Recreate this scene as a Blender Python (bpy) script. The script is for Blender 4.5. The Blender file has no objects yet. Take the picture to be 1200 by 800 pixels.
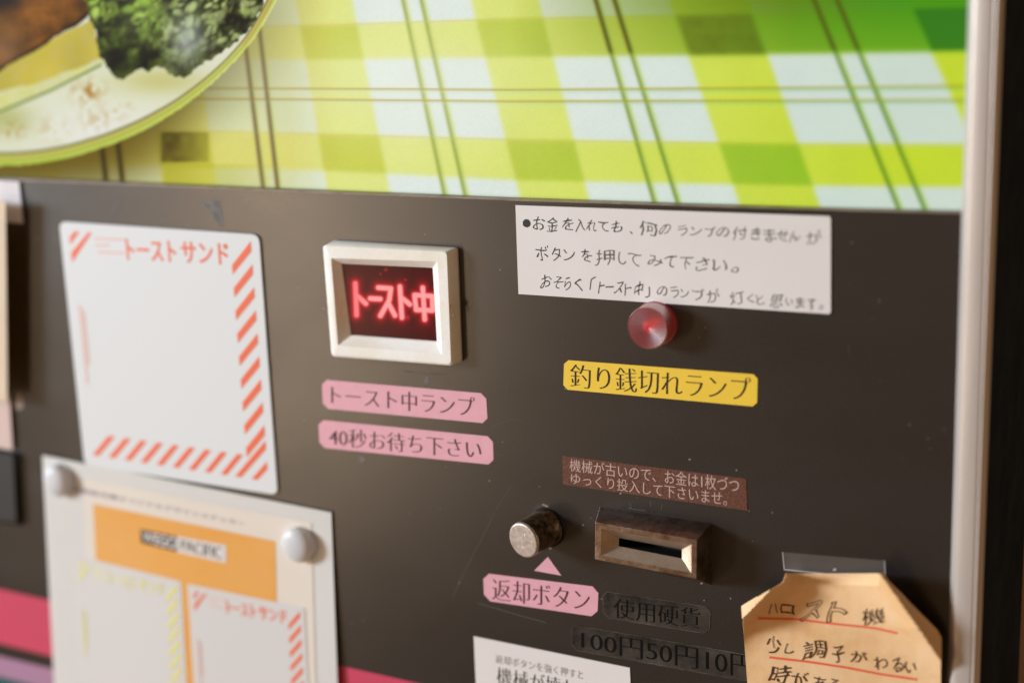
import bpy, math, random
import numpy as np
from mathutils import Vector, Matrix

random.seed(7); rng = np.random.default_rng(7)
sc = bpy.context.scene
COL = sc.collection

# ------------------------------------------------------------------ camera
FPX = 1784.0                                  # focal length in pixels of a 1200 px wide frame
AX = Vector((3500, 285, -1784)).normalized()  # panel's right, in (right, down, forward) of the camera
AY = Vector((947, -458, 1784)).normalized()   # into the panel
AY = (AY - AX * AY.dot(AX)).normalized()
AZ = AX.cross(AY)                             # up
RIGHT = Vector((AX[0], AY[0], AZ[0])); DOWN = Vector((AX[1], AY[1], AZ[1])); FWD = Vector((AX[2], AY[2], AZ[2]))
CAM = Vector((0.40, -0.55, 1.60))
cd = bpy.data.cameras.new('camera'); cam = bpy.data.objects.new('camera', cd); COL.objects.link(cam)
M = Matrix.Identity(4)
for i in range(3):
    M[i][0] = RIGHT[i]; M[i][1] = -DOWN[i]; M[i][2] = -FWD[i]; M[i][3] = CAM[i]
cam.matrix_world = M
cd.sensor_width = 36; cd.lens = 36 * FPX / 1200; cd.clip_start = 0.01; cd.clip_end = 50
cd.dof.use_dof = True; cd.dof.aperture_fstop = 3.0; cd.dof.aperture_blades = 9
sc.camera = cam

def P(px, py, dep=0.0):
    """photo pixel -> point of the plane standing dep metres in front of the machine's front panel"""
    d = RIGHT * (px - 600) + DOWN * (py - 400) + FWD * FPX
    return CAM + d * ((-dep - CAM.y) / d.y)
cd.dof.focus_distance = (P(690, 480) - CAM).dot(FWD)

# ------------------------------------------------------------------ world and lights
w = bpy.data.worlds.new('World'); sc.world = w; w.use_nodes = True
nt = w.node_tree; bg = nt.nodes['Background']
tc = nt.nodes.new('ShaderNodeTexCoord'); sep = nt.nodes.new('ShaderNodeSeparateXYZ'); rmp = nt.nodes.new('ShaderNodeValToRGB')
mp = nt.nodes.new('ShaderNodeMapRange'); mp.inputs[1].default_value = -1; mp.inputs[2].default_value = 1
nt.links.new(tc.outputs['Generated'], sep.inputs[0]); nt.links.new(sep.outputs['Z'], mp.inputs[0])
nt.links.new(mp.outputs[0], rmp.inputs[0]); nt.links.new(rmp.outputs[0], bg.inputs['Color'])
cr = rmp.color_ramp; cr.elements[0].position = 0.2; cr.elements[0].color = (0.36, 0.20, 0.10, 1)
cr.elements[1].position = 0.85; cr.elements[1].color = (0.34, 0.24, 0.16, 1)
e = cr.elements.new(0.5); e.color = (0.62, 0.36, 0.17, 1)
bg.inputs['Strength'].default_value = 0.52

def area(name, loc, target, sx, sy, power, color):
    l = bpy.data.lights.new(name, 'AREA'); l.shape = 'RECTANGLE'; l.size = sx; l.size_y = sy
    l.energy = power; l.color = color
    o = bpy.data.objects.new(name, l); COL.objects.link(o); o.location = loc
    o.rotation_euler = (Vector(target) - Vector(loc)).to_track_quat('-Z', 'Y').to_euler()
    return o
area('window_light', (-3.9, -2.45, 2.35), (0.12, 0, 1.42), 1.0, 1.0, 305, (0.82, 0.92, 1.0))
_r = P(352, 330); _d = _r - CAM; _d.y = -_d.y                # mirror point for an added light that gives the panel its sheen
area('sheen_light', _r + _d.normalized() * 1.5, _r, 0.22, 0.60, 3.4, (1.0, 0.74, 0.50))

sc.view_settings.view_transform = 'Standard'; sc.view_settings.look = 'None'
sc.view_settings.exposure = 0.0; sc.view_settings.gamma = 1; sc.view_settings.use_curve_mapping = False
sc.render.engine = 'CYCLES'; sc.cycles.max_bounces = 8; sc.cycles.transparent_max_bounces = 12

# ------------------------------------------------------------------ helpers
def lin(c):
    c = np.asarray(c, float) / 255.0
    return np.where(c <= 0.04045, c / 12.92, ((c + 0.055) / 1.055) ** 2.4)

def material(name, col, rough=0.5, metal=0.0, spec=0.5, noise=0.0, nscale=40, bump=0.0, bscale=200,
             coat=0.0, alpha=1.0, trans=0.0, emit=None, estr=0.0, rough_var=0.0, col2=None, sss=0.0, ior=1.45, stretch=(1, 1, 1)):
    m = bpy.data.materials.new(name); m.use_nodes = True
    n = m.node_tree.nodes; L = m.node_tree.links; b = n['Principled BSDF']
    col = tuple(col)
    b.inputs['Base Color'].default_value = (*col, 1); b.inputs['Roughness'].default_value = rough
    b.inputs['Metallic'].default_value = metal; b.inputs['Specular IOR Level'].default_value = spec
    b.inputs['Coat Weight'].default_value = coat; b.inputs['Coat Roughness'].default_value = 0.08
    b.inputs['Alpha'].default_value = alpha; b.inputs['Transmission Weight'].default_value = trans; b.inputs['IOR'].default_value = ior
    if sss:
        b.inputs['Subsurface Weight'].default_value = sss; b.inputs['Subsurface Radius'].default_value = (1.0, 0.5, 0.2)
        b.inputs['Subsurface Scale'].default_value = 0.003
    if emit is not None:
        b.inputs['Emission Color'].default_value = (*emit, 1); b.inputs['Emission Strength'].default_value = estr
    if noise or bump or rough_var:
        t = n.new('ShaderNodeTexCoord'); mpn = n.new('ShaderNodeMapping'); mpn.inputs['Scale'].default_value = stretch
        L.new(t.outputs['Object'], mpn.inputs[0])
    if noise:
        q = n.new('ShaderNodeTexNoise'); q.inputs['Scale'].default_value = nscale; q.inputs['Detail'].default_value = 8
        q.inputs['Roughness'].default_value = 0.65
        L.new(mpn.outputs[0], q.inputs['Vector'])
        r = n.new('ShaderNodeValToRGB'); c2 = col2 if col2 is not None else tuple(c * (1 - noise) for c in col)
        r.color_ramp.elements[0].position = 0.36; r.color_ramp.elements[0].color = (*c2, 1)
        r.color_ramp.elements[1].position = 0.62; r.color_ramp.elements[1].color = (*col, 1)
        L.new(q.outputs['Fac'], r.inputs[0]); L.new(r.outputs[0], b.inputs['Base Color'])
    if rough_var:
        q = n.new('ShaderNodeTexNoise'); q.inputs['Scale'].default_value = nscale * 0.6; q.inputs['Detail'].default_value = 6
        L.new(mpn.outputs[0], q.inputs['Vector'])
        mr = n.new('ShaderNodeMapRange'); mr.inputs[3].default_value = rough - rough_var; mr.inputs[4].default_value = rough + rough_var
        mr.inputs[1].default_value = 0.3; mr.inputs[2].default_value = 0.7
        L.new(q.outputs['Fac'], mr.inputs[0]); L.new(mr.outputs[0], b.inputs['Roughness'])
    if bump:
        q = n.new('ShaderNodeTexNoise'); q.inputs['Scale'].default_value = bscale; q.inputs['Detail'].default_value = 4
        L.new(mpn.outputs[0], q.inputs['Vector'])
        bn = n.new('ShaderNodeBump'); bn.inputs['Strength'].default_value = bump; bn.inputs['Distance'].default_value = 0.001
        L.new(q.outputs['Fac'], bn.inputs['Height']); L.new(bn.outputs[0], b.inputs['Normal'])
    return m

def empty(name, loc):
    o = bpy.data.objects.new(name, None); COL.objects.link(o); o.location = loc; o.empty_display_size = 0.02; return o

def mesh(name, verts, faces, mat, parent=None, smooth=False, bevel=0.0, seg=2, origin=None):
    v = np.array([tuple(a) for a in verts], float)
    par = parent
    if parent is None:
        org = Vector(origin) if origin is not None else Vector(v.mean(axis=0)); loc = org
    else:
        org = Vector((0, 0, 0)); q = parent
        while q is not None:
            org += q.location; q = q.parent
        loc = Vector((0, 0, 0))
    v = v - np.array(org)
    me = bpy.data.meshes.new(name); me.from_pydata(v.tolist(), [], [list(f) for f in faces]); me.update()
    me.materials.append(mat)
    o = bpy.data.objects.new(name, me); COL.objects.link(o); o.location = loc
    if par is not None: o.parent = par
    if smooth:
        me.polygons.foreach_set('use_smooth', [True] * len(me.polygons))
    if bevel:
        b = o.modifiers.new('bevel', 'BEVEL'); b.width = bevel; b.segments = seg; b.limit_method = 'ANGLE'; b.angle_limit = 0.5
        b.harden_normals = True
        me.polygons.foreach_set('use_smooth', [True] * len(me.polygons))
    return o

def tag(o, label, cat, group=None):
    o['label'] = label; o['category'] = cat
    if group: o['group'] = group
    return o

def dv(dep, x, y): return dep(x, y) if callable(dep) else dep

def bil(q, s, t):
    """q = TL, TR, BR, BL in photo pixels; s to the right, t downwards"""
    (x0, y0), (x1, y1), (x2, y2), (x3, y3) = q
    return ((1-s)*(1-t)*x0 + s*(1-t)*x1 + s*t*x2 + (1-s)*t*x3, (1-s)*(1-t)*y0 + s*(1-t)*y1 + s*t*y2 + (1-s)*t*y3)

def sheet(name, poly, dep, thick, mat, parent=None, bevel=0.0):
    """a flat sheet with a real thickness: polygon in photo pixels on the plane dep in front of the panel"""
    n = len(poly)
    fr = [P(x, y, dv(dep, x, y)) for x, y in poly]
    bk = [v + Vector((0, thick, 0)) for v in fr]
    faces = [list(range(n))[::-1], [n + i for i in range(n)]]
    for i in range(n):
        j = (i + 1) % n; faces.append([i, j, n + j, n + i])
    # orientation does not matter to Cycles
    return mesh(name, fr + bk, faces, mat, parent, bevel=bevel)

def chamfer(q, c, which=(1, 1, 1, 1), rnd=0):
    """corners of a quad cut (rnd=0) or rounded by c pixels"""
    out = []
    q = [np.array(a, float) for a in q]
    for i in range(4):
        a, b, d = q[i - 1], q[i], q[(i + 1) % 4]
        k = c * which[i]
        if k == 0: out.append(tuple(b)); continue
        p1 = b + (a - b) / np.linalg.norm(a - b) * k; p2 = b + (d - b) / np.linalg.norm(d - b) * k
        if not rnd: out += [tuple(p1), tuple(p2)]
        else:
            for j in range(rnd + 1):
                t = j / rnd; out.append(tuple((1-t)**2 * p1 + 2*t*(1-t) * b + t*t * p2))
    return out

# ---- lettering: outlines of the built-in typeface, thinned like a mincho cut or a pen
_cache = {}
def outlines(text):
    if text in _cache: return _cache[text]
    c = bpy.data.curves.new('t', 'FONT'); c.body = text; c.resolution_u = 3
    o = bpy.data.objects.new('t', c); COL.objects.link(o)
    dg = bpy.context.evaluated_depsgraph_get(); dg.update()
    cu = o.evaluated_get(dg).to_curve(dg)
    loops = []
    for s in cu.splines:
        bp = s.bezier_points; pts = []
        for i in range(len(bp)):
            a, b = bp[i], bp[(i + 1) % len(bp)]
            p0, p1, p2, p3 = [np.array(v[:2]) for v in (a.co, a.handle_right, b.handle_left, b.co)]
            L = np.linalg.norm(p3 - p0)
            straight = abs(np.cross(p1 - p0, p3 - p0)) + abs(np.cross(p2 - p0, p3 - p0)) < 1e-4 * max(L, 1e-6)
            k = (2 if L > 0.2 else 1) if straight else 4
            for j in range(k):
                t = j / k
                if straight: pts.append(p0 + (p3 - p0) * t)
                else: pts.append((1-t)**3*p0 + 3*t*(1-t)**2*p1 + 3*t*t*(1-t)*p2 + t**3*p3)
        cl = [pts[0]]
        for p in pts[1:]:
            if np.linalg.norm(p - cl[-1]) > 1e-4: cl.append(p)
        if len(cl) > 2: loops.append(np.array(cl))
    o.evaluated_get(dg).to_curve_clear(); bpy.data.objects.remove(o); bpy.data.curves.remove(c)
    _cache[text] = loops
    return loops

def sarea(l): return 0.5 * np.sum(l[:, 0] * np.roll(l[:, 1], -1) - np.roll(l[:, 0], -1) * l[:, 1])

def thin(loops, ax, ay):
    if not loops: return loops
    sg = np.sign(sum(sarea(l) for l in loops)); out = []
    for l in loops:
        a = l - np.roll(l, 1, 0); b = np.roll(l, -1, 0) - l
        a /= np.linalg.norm(a, axis=1)[:, None] + 1e-9; b /= np.linalg.norm(b, axis=1)[:, None] + 1e-9
        na = np.stack([-a[:, 1], a[:, 0]], 1) * sg; nb = np.stack([-b[:, 1], b[:, 0]], 1) * sg
        n = na + nb; ln = np.linalg.norm(n, axis=1)[:, None] + 1e-9; n = n / ln
        k = np.clip(1 / np.maximum(0.5 * ln, 0.4), 1, 1.6)
        out.append(l + n * k * np.array([ax, ay]))
    return out

def fill(loops):
    c = bpy.data.curves.new('f', 'CURVE'); c.dimensions = '2D'; c.fill_mode = 'BOTH'
    for l in loops:
        s = c.splines.new('POLY'); s.points.add(len(l) - 1)
        s.points.foreach_set('co', np.hstack([l * 10, np.zeros((len(l), 1)), np.ones((len(l), 1))]).ravel()); s.use_cyclic_u = True
    o = bpy.data.objects.new('f', c); COL.objects.link(o)
    dg = bpy.context.evaluated_depsgraph_get(); dg.update()
    me = o.evaluated_get(dg).to_mesh()
    v = [(a.co.x / 10, a.co.y / 10) for a in me.vertices]; f = [list(p.vertices) for p in me.polygons]
    o.evaluated_get(dg).to_mesh_clear(); bpy.data.objects.remove(o); bpy.data.curves.remove(c)
    return v, f

def printed(name, text, quad, dep, mat, parent, ax=-0.004, ay=0.019, warp=None):
    """text whose tight box fills quad (TL, TR, BR, BL in photo pixels)"""
    lo = thin(outlines(text), ax, ay)
    al = np.vstack(lo); x0, y0 = al.min(0); x1, y1 = al.max(0)
    v, f = fill(lo); vs = []
    for x, y in v:
        s = (x - x0) / (x1 - x0); t = 1 - (y - y0) / (y1 - y0)
        px, py = bil(quad, s, t); vs.append(P(px, py, dv(dep, px, py)))
    return mesh(name, vs, f, mat, parent)

def handwriting(name, chars, dep, mat, parent, pen=0.018, hollow=()):
    """chars: (character, x0, y0, x1, y1) boxes in photo pixels"""
    vs, fs = [], []
    for i, (ch, x0, y0, x1, y1) in enumerate(chars):
        lo = outlines(ch)
        al = np.vstack(lo); a0 = al.min(0); a1 = al.max(0); sz = np.maximum(a1 - a0, 0.02)
        if ch in hollow and i in hollow[ch]:
            ou = thin(lo, -0.035, -0.035); inn = [l[::-1] for l in thin(lo, -0.004, -0.004)]; lo = ou + inn
        else: lo = thin(lo, pen, pen)
        v, f = fill(lo)
        rot = random.uniform(-0.20, 0.08); sh = random.uniform(-0.15, 0.28); ph = random.uniform(0, 6)
        base = len(vs)
        for x, y in v:
            u = (x - a0[0]) / sz[0]; t = 1 - (y - a0[1]) / sz[1]
            u += 0.065 * math.sin(5.0 * t + ph) + 0.03 * math.sin(9 * u + ph * 2); t += 0.07 * math.sin(4.4 * u + ph * 1.7)
            u2 = u + sh * (0.5 - t); t2 = t + rot * (u - 0.5)
            px = x0 + u2 * (x1 - x0); py = y0 + t2 * (y1 - y0) + 0.04 * (px - x0)
            vs.append(P(px, py, dv(dep, px, py)))
        fs += [[base + a for a in q] for q in f]
    return mesh(name, vs, fs, mat, parent)

def polyprint(name, polys, dep, mat, parent):
    vs, fs = [], []
    for poly in polys:
        b = len(vs)
        for x, y in poly: vs.append(P(x, y, dv(dep, x, y)))
        fs.append([b + i for i in range(len(poly))])
    return mesh(name, vs, fs, mat, parent)

def ribbon(pts, wpx, seg=8, taper=False):
    """polyline in photo pixels -> strip of quads"""
    out = []; pts = np.array(pts, float)
    t = np.linspace(0, len(pts) - 1, seg * (len(pts) - 1) + 1)
    X = np.interp(t, range(len(pts)), pts[:, 0]); Y = np.interp(t, range(len(pts)), pts[:, 1])
    for i in range(len(X) - 1):
        d = np.array([X[i+1] - X[i], Y[i+1] - Y[i]]); d /= np.linalg.norm(d) + 1e-9; n = np.array([-d[1], d[0]]) * wpx / 2
        out.append([(X[i]+n[0], Y[i]+n[1]), (X[i+1]+n[0], Y[i+1]+n[1]), (X[i+1]-n[0], Y[i+1]-n[1]), (X[i]-n[0], Y[i]-n[1])])
    return out

def rings(name, rs, mat, parent=None, bevel=0.0, cap_first=False, cap_last=False, rnd=4, seg=3, origin=None):
    """lofts rounded quads: each ring = (quad in photo pixels, depth, corner radius px)"""
    vs, fs = [], []; n = None
    for q, dep, rad in rs:
        pts = chamfer(q, rad, rnd=rnd); n = len(pts)
        vs += [P(x, y, dep) for x, y in pts]
    for k in range(len(rs) - 1):
        for i in range(n):
            j = (i + 1) % n; fs.append([k*n+i, k*n+j, (k+1)*n+j, (k+1)*n+i])
    if cap_first: fs.append(list(range(n)))
    if cap_last: fs.append([(len(rs)-1)*n+i for i in range(n)][::-1])
    return mesh(name, vs, fs, mat, parent, bevel=bevel, seg=seg, origin=origin)

def lathe(name, centre, prof, mat, parent=None, n=64, smooth=True, tilt=None):
    """prof: (radius, height in front of centre); axis = panel normal"""
    vs, fs = [], []
    for r, h in prof:
        for i in range(n):
            a = 2 * math.pi * i / n; v = Vector((r * math.cos(a), -h, r * math.sin(a)))
            if tilt is not None: v = tilt @ v
            vs.append(centre + v)
    for k in range(len(prof) - 1):
        for i in range(n):
            j = (i + 1) % n; fs.append([k*n+i, (k+1)*n+i, (k+1)*n+j, k*n+j])
    if prof[-1][0] > 1e-6: fs.append([(len(prof)-1)*n+i for i in range(n)])
    return mesh(name, vs, fs, mat, parent, smooth=smooth, origin=centre if parent is None else None)

def world_px(v):
    d = Vector(v) - CAM; z = d.dot(FWD)
    return 600 + FPX * d.dot(RIGHT) / z, 400 + FPX * d.dot(DOWN) / z

MM = 0.001
# ------------------------------------------------------------------ materials
m_panel = material('panel_paint', (0.022, 0.0190, 0.0185), 0.44, spec=1.0, noise=0.45, nscale=1100, bump=0.015, bscale=1400, rough_var=0.0)
# large soft patches where the paint has been wiped shinier
def tune_panel(m):
    n = m.node_tree.nodes; L = m.node_tree.links; b = n['Principled BSDF']
    t = n.new('ShaderNodeTexCoord')
    q = n.new('ShaderNodeTexNoise'); q.inputs['Scale'].default_value = 7; q.inputs['Detail'].default_value = 9; q.inputs['Roughness'].default_value = 0.6
    mp = n.new('ShaderNodeMapping'); mp.inputs['Rotation'].default_value = (0, 0.5, 0); mp.inputs['Scale'].default_value = (1, 1, 2.2)
    L.new(t.outputs['Object'], mp.inputs[0]); L.new(mp.outputs[0], q.inputs['Vector'])
    r = n.new('ShaderNodeMapRange'); r.inputs[1].default_value = 0.3; r.inputs[2].default_value = 0.72
    r.inputs[3].default_value = 0.26; r.inputs[4].default_value = 0.35
    L.new(q.outputs['Fac'], r.inputs[0]); L.new(r.outputs[0], b.inputs['Roughness'])
tune_panel(m_panel)
m_lip = material('panel_edge_brown', (0.30, 0.22, 0.17), 0.45, noise=0.4, nscale=120)
m_black = material('side_black', (0.030, 0.038, 0.052), 0.8, spec=0.0, noise=0.3, nscale=60)
m_tan = material('cabinet_tan', (0.55, 0.36, 0.24), 0.6, noise=0.1, nscale=30)
m_alu = material('anodised_trim', (0.60, 0.54, 0.50), 0.36, metal=0.35, noise=0.12, nscale=60, bump=0.05, bscale=500, stretch=(6, 6, 0.3))
m_white_plastic = material('aged_white_plastic', (0.92, 0.91, 0.88), 0.42, noise=0.12, nscale=45, col2=(0.85, 0.80, 0.70), bump=0.12, bscale=350, sss=0.12)
m_pink = material('pink_label', (0.80, 0.41, 0.49), 0.42, noise=0.06, nscale=200)
m_yellow = material('yellow_label', (0.92, 0.63, 0.06), 0.42, noise=0.05, nscale=150)
m_brown = material('brown_label', (0.165, 0.058, 0.032), 0.5, noise=0.55, nscale=900, bump=0.2, bscale=900)
m_ink = material('black_ink', (0.016, 0.010, 0.008), 0.5)
m_ink_pink = material('black_ink_on_pink', (0.06, 0.012, 0.018), 0.5)
m_ink_pale = material('pale_ink', (0.62, 0.42, 0.37), 0.5, noise=0.2, nscale=1500)
m_note = material('white_note_paper', (0.80, 0.76, 0.74), 0.6, noise=0.04, nscale=30, bump=0.03, bscale=900)
m_pen = material('marker_pen', (0.02, 0.018, 0.018), 0.6)
m_pen_faint = material('marker_pen_worn', (0.17, 0.145, 0.135), 0.6, noise=0.25, nscale=300)
m_sticker = material('white_magnet_sheet', (0.73, 0.76, 0.78), 0.45, bump=0.02, bscale=300)
m_red_print = material('vermilion_print', (0.86, 0.155, 0.065), 0.5)
m_faint_print = material('faded_print', (0.80, 0.50, 0.44), 0.5)
m_faint_yellow = material('lime_print', (0.80, 0.76, 0.20), 0.5)
m_lam = material('laminate_film', (0.74, 0.71, 0.68), 0.40, noise=0.04, nscale=20, bump=0.03, bscale=30, coat=0.05, sss=0.15)
m_cream = material('cream_paper', (0.78, 0.71, 0.63), 0.5, noise=0.03, nscale=12, coat=0.15)
m_greyp = material('grey_white_print', (0.68, 0.665, 0.66), 0.5, coat=0.15)
m_orange = material('orange_print', (0.80, 0.36, 0.055), 0.5, noise=0.12, nscale=14, col2=(0.80, 0.41, 0.11), coat=0.15)
m_navy = material('navy_print', (0.22, 0.17, 0.27), 0.5)
m_kraft = material('kraft_paper', (0.88, 0.60, 0.34), 0.62, noise=0.12, nscale=45, col2=(0.80, 0.48, 0.22), bump=0.5, bscale=90)
m_redpen = material('red_pen', (0.80, 0.13, 0.06), 0.6)
m_brass = material('worn_plated_metal', (0.50, 0.42, 0.38), 0.30, metal=1.0, noise=0.5, nscale=160, col2=(0.27, 0.19, 0.14), bump=0.15, bscale=300, rough_var=0.08)
m_slot_in = material('slot_bevel_metal', (0.56, 0.45, 0.36), 0.42, metal=0.85, noise=0.2, nscale=160, bump=0.1, bscale=260)
m_button_side = material('tarnished_brass', (0.40, 0.26, 0.14), 0.42, metal=0.8, noise=0.75, nscale=420, col2=(0.04, 0.03, 0.022), bump=0.3, bscale=500)
m_button_face = material('scuffed_nickel', (0.58, 0.50, 0.45), 0.46, metal=0.7, noise=0.3, nscale=420, bump=0.12, bscale=420)
m_hole = material('dark_slot', (0.006, 0.005, 0.005), 0.6)
m_residue = material('tape_residue', (0.20, 0.18, 0.17), 0.7, noise=0.5, nscale=300)
m_scratch = material('fine_scratch', (0.10, 0.085, 0.075), 0.6)
m_spk = material('paint_chip', (0.30, 0.24, 0.20), 0.6)
m_glowred = material('lit_letters', (0.9, 0.1, 0.1), 0.5, emit=(1.0, 0.20, 0.21), estr=2.0)
m_reddark = material('dark_red_window', (0.030, 0.002, 0.003), 0.16, spec=0.22, emit=(1, 0.02, 0.02), estr=0.035, bump=0.02, bscale=40)
m_redhalo = material('lit_halo', (0.1, 0.005, 0.005), 0.3, emit=(1.0, 0.008, 0.02), estr=0.62)
m_redhalo2 = material('lit_halo_wide', (0.06, 0.003, 0.003), 0.3, emit=(1.0, 0.006, 0.015), estr=0.26)
m_redhalo3 = material('lit_halo_far', (0.04, 0.003, 0.003), 0.3, emit=(1.0, 0.006, 0.012), estr=0.11)
m_redlamp = material('red_lens', (0.19, 0.003, 0.005), 0.48, spec=0.12, coat=0.0, trans=0.6, rough_var=0.0)
m_redlamp.node_tree.nodes['Principled BSDF'].inputs['Emission Color'].default_value = (1, 0.03, 0.03, 1)
m_redlamp.node_tree.nodes['Principled BSDF'].inputs['Emission Strength'].default_value = 0.055  # faint glow added to make the lens seem translucent
m_redcore = material('red_lens_core', (0.85, 0.03, 0.04), 0.3, emit=(1, 0.03, 0.04), estr=1.6)
m_dome = material('milky_clear_plastic', (0.74, 0.75, 0.79), 0.42, trans=0.0, coat=0.08, sss=0.9)
m_pstripe = material('pink_stripe', (0.60, 0.060, 0.125), 0.42)
m_vstripe = material('mauve_stripe', (0.40, 0.22, 0.34), 0.42)
m_tstripe = material('teal_stripe', (0.01, 0.10, 0.10), 0.42)

m_dome.node_tree.nodes['Principled BSDF'].inputs['Alpha'].default_value = 0.80
m_house = material('housing_black', (0.022, 0.020, 0.019), 0.5)
def tape_material(name, alpha, col=(0.75, 0.72, 0.68), rough=0.25):
    m = material(name, col, 0.5, spec=0.25, bump=0.5, bscale=90); b = m.node_tree.nodes['Principled BSDF']
    b.inputs['Alpha'].default_value = alpha; return m
m_tape = tape_material('clear_tape', 0.09, (0.80, 0.70, 0.62))
m_tape_grey = tape_material('cloudy_tape', 0.95, (0.92, 0.90, 0.96))
m_clear_label = material('clear_black_label', (0.070, 0.061, 0.052), 0.20, spec=0.5, bump=0.9, bscale=80, coat=0.3, noise=0.8, nscale=38, col2=(0.007, 0.007, 0.008))  # grey mottling stands for reflections on the shiny strip
m_clear_ink = material('black_ink_on_clear', (0.004, 0.004, 0.004), 0.7, spec=0.1)

# ------------------------------------------------------------------ the machine
mach = empty('vending_machine', (0.1, 0.3, 0.95))
tag(mach, 'old toast vending machine with dark grey front panel under a backlit green tablecloth picture', 'vending machine')

# ad picture / panel boundary measured along the photograph
bx = [-260, 0, 300, 592, 800, 985, 1128, 1134]; by = [196, 208.5, 221.5, 233.5, 240.5, 246, 249.5, 249.7]
XT = P(1123, 400, 0).x                                   # where the trim starts
top = [P(x, y, 0) for x, y in zip(bx, by)]
top = [v for v in top if v.x < XT - 0.001] + [Vector((XT, 0, P(1126, 249.3).z))]
XL = top[0].x; ZB = 0.86
n = len(top)
bot = [Vector((v.x, 0, ZB)) for v in top]
vs = top + bot + [v + Vector((0, 0.006, 0)) for v in top]
fs = [[i, i+1, n+i+1, n+i] for i in range(n-1)] + [[i, i+1, 2*n+i+1, 2*n+i] for i in range(n-1)]
fp = mesh('front_panel', vs, fs, m_panel, mach)
fp.data.materials.append(m_lip)
for i, p in enumerate(fp.data.polygons):
    if i >= n-1: p.material_index = 1
# thin paler brown strip along the top of the panel
polyprint('panel_edge', [[(bx[i], by[i]-0.1), (bx[i+1], by[i+1]-0.1), (bx[i+1], by[i+1] + 2.0*(1-bx[i+1]/1600)), (bx[i], by[i] + 2.6*(1-bx[i]/1600))] for i in range(len(bx)-2)], 0.15*MM, m_lip, mach)

# --- backlit picture: print colours computed on a fine grid of the translucent sheet
def plaid(X, Y):
    def row(ys): return np.interp(X, [0, 380, 600, 920, 1130], ys)
    R1 = row([37, 30, 22.5, 16, 8]); R2 = row([71, 70, 67, 63, 60]); L1 = row([103, 104.2, 105.5, 103.3, 101]); L2 = row([114.5, 117, 119, 118.2, 117.4])
    R3 = row([148, 157.5, 164, 169, 170]); R4 = row([190, 200, 211, 217, 219]); R0 = R1 - 78
    def ed(v, s=1.3): return 1 / (1 + np.exp(-v / s))
    dark_row = ed(Y - R1) * ed(R2 - Y) + ed(Y - R3) * ed(R4 - Y) + ed(R0 - Y)
    def colx(x0, x1, y1=225.0): return x0 + (x1 - x0) * Y / y1
    cols = [(60, 70, 160, 192), (225, 254, 346.5, 384), (412.6, 457, 552, 608), (631, 688, 784, 862), (877, 955, 1062, 1168), (1190, 1290, 1380, 1490)]
    white = 0
    for a, b, c, d in cols: white = white + ed(X - colx(a, b)) * ed(colx(c, d) - X)
    lines = [(114, 124), (133, 144), (281, 309), (300, 326), (472, 520), (493.5, 544), (698, 763), (720, 790), (954, 1045), (981, 1075)]
    vl = 0; vls = 0
    for a, b in lines:
        d = X - colx(a, b); vl = vl + np.exp(-(d / 2.6) ** 2); vls = vls + np.exp(-((d - 3) / 3.0) ** 2)
    hl = np.exp(-((Y - L1) / 1.3) ** 2) + np.exp(-((Y - L2) / 1.3) ** 2)
    hls = np.exp(-((Y - L1 - 3) / 1.6) ** 2) + np.exp(-((Y - L2 - 3) / 1.6) ** 2)
    he = np.exp(-((Y - R3) / 1.4) ** 2) + np.exp(-((Y - R1) / 1.4) ** 2)
    t = np.clip((X - 480) / 560, 0, 1)[..., None]            # towards the right the dyes are greener
    mix = lambda a, b: np.array(a, float) * (1 - t) + np.array(b, float) * t
    u = np.clip((400 - X) / 60, 0, 1)[..., None] * 0.85      # the printed cloth is creamier beside the plate
    cw = mix((226, 235, 228), (206, 220, 208)) * (1 - u) + np.array((214, 218, 160.)) * u
    cy = mix((224, 230, 134), (196, 216, 54)) * (1 - u) + np.array((218, 212, 112.)) * u
    cg = mix((202, 208, 82), (140, 190, 38)) * (1 - u) + np.array((196, 190, 62.)) * u
    w_ = white[..., None]; d_ = dark_row[..., None]
    base = w_ * (1 - d_) * cw + (w_ * d_ + (1 - w_) * (1 - d_)) * cy + (1 - w_) * d_ * cg
    base = base * (1 - 0.55 * vls[..., None].clip(0, 1)) + 0.55 * vls[..., None].clip(0, 1) * mix((205, 215, 110), (150, 200, 40))
    base = base * (1 - 0.8 * vl[..., None].clip(0, 1)) + 0.8 * vl[..., None].clip(0, 1) * (mix((150, 165, 70), (84, 120, 34)) * (1 - u) + np.array((140, 118, 66.)) * u)
    base = base * (1 - 0.3 * hls[..., None].clip(0, 1)) + 0.3 * hls[..., None].clip(0, 1) * mix((190, 225, 200), (80, 180, 120))
    base = base * (1 - 0.85 * hl[..., None].clip(0, 1)) + 0.85 * hl[..., None].clip(0, 1) * mix((180, 150, 62), (165, 160, 20))
    base = base * (1 - 0.35 * he[..., None].clip(0, 1)) + 0.35 * he[..., None].clip(0, 1) * mix((215, 190, 90), (190, 190, 20))
    return base

def blobnoise(X, Y, cell, seed):
    """value noise"""
    r = np.random.default_rng(seed); g = r.random((600, 600))
    x = X / cell + 150; y = Y / cell + 150; xi = np.floor(x).astype(int); yi = np.floor(y).astype(int)
    fx = x - xi; fy = y - yi; fx = fx*fx*(3-2*fx); fy = fy*fy*(3-2*fy)
    xi %= 599; yi %= 599
    return (g[yi, xi]*(1-fx) + g[yi, xi+1]*fx)*(1-fy) + (g[yi+1, xi]*(1-fx) + g[yi+1, xi+1]*fx)*fy

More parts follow.
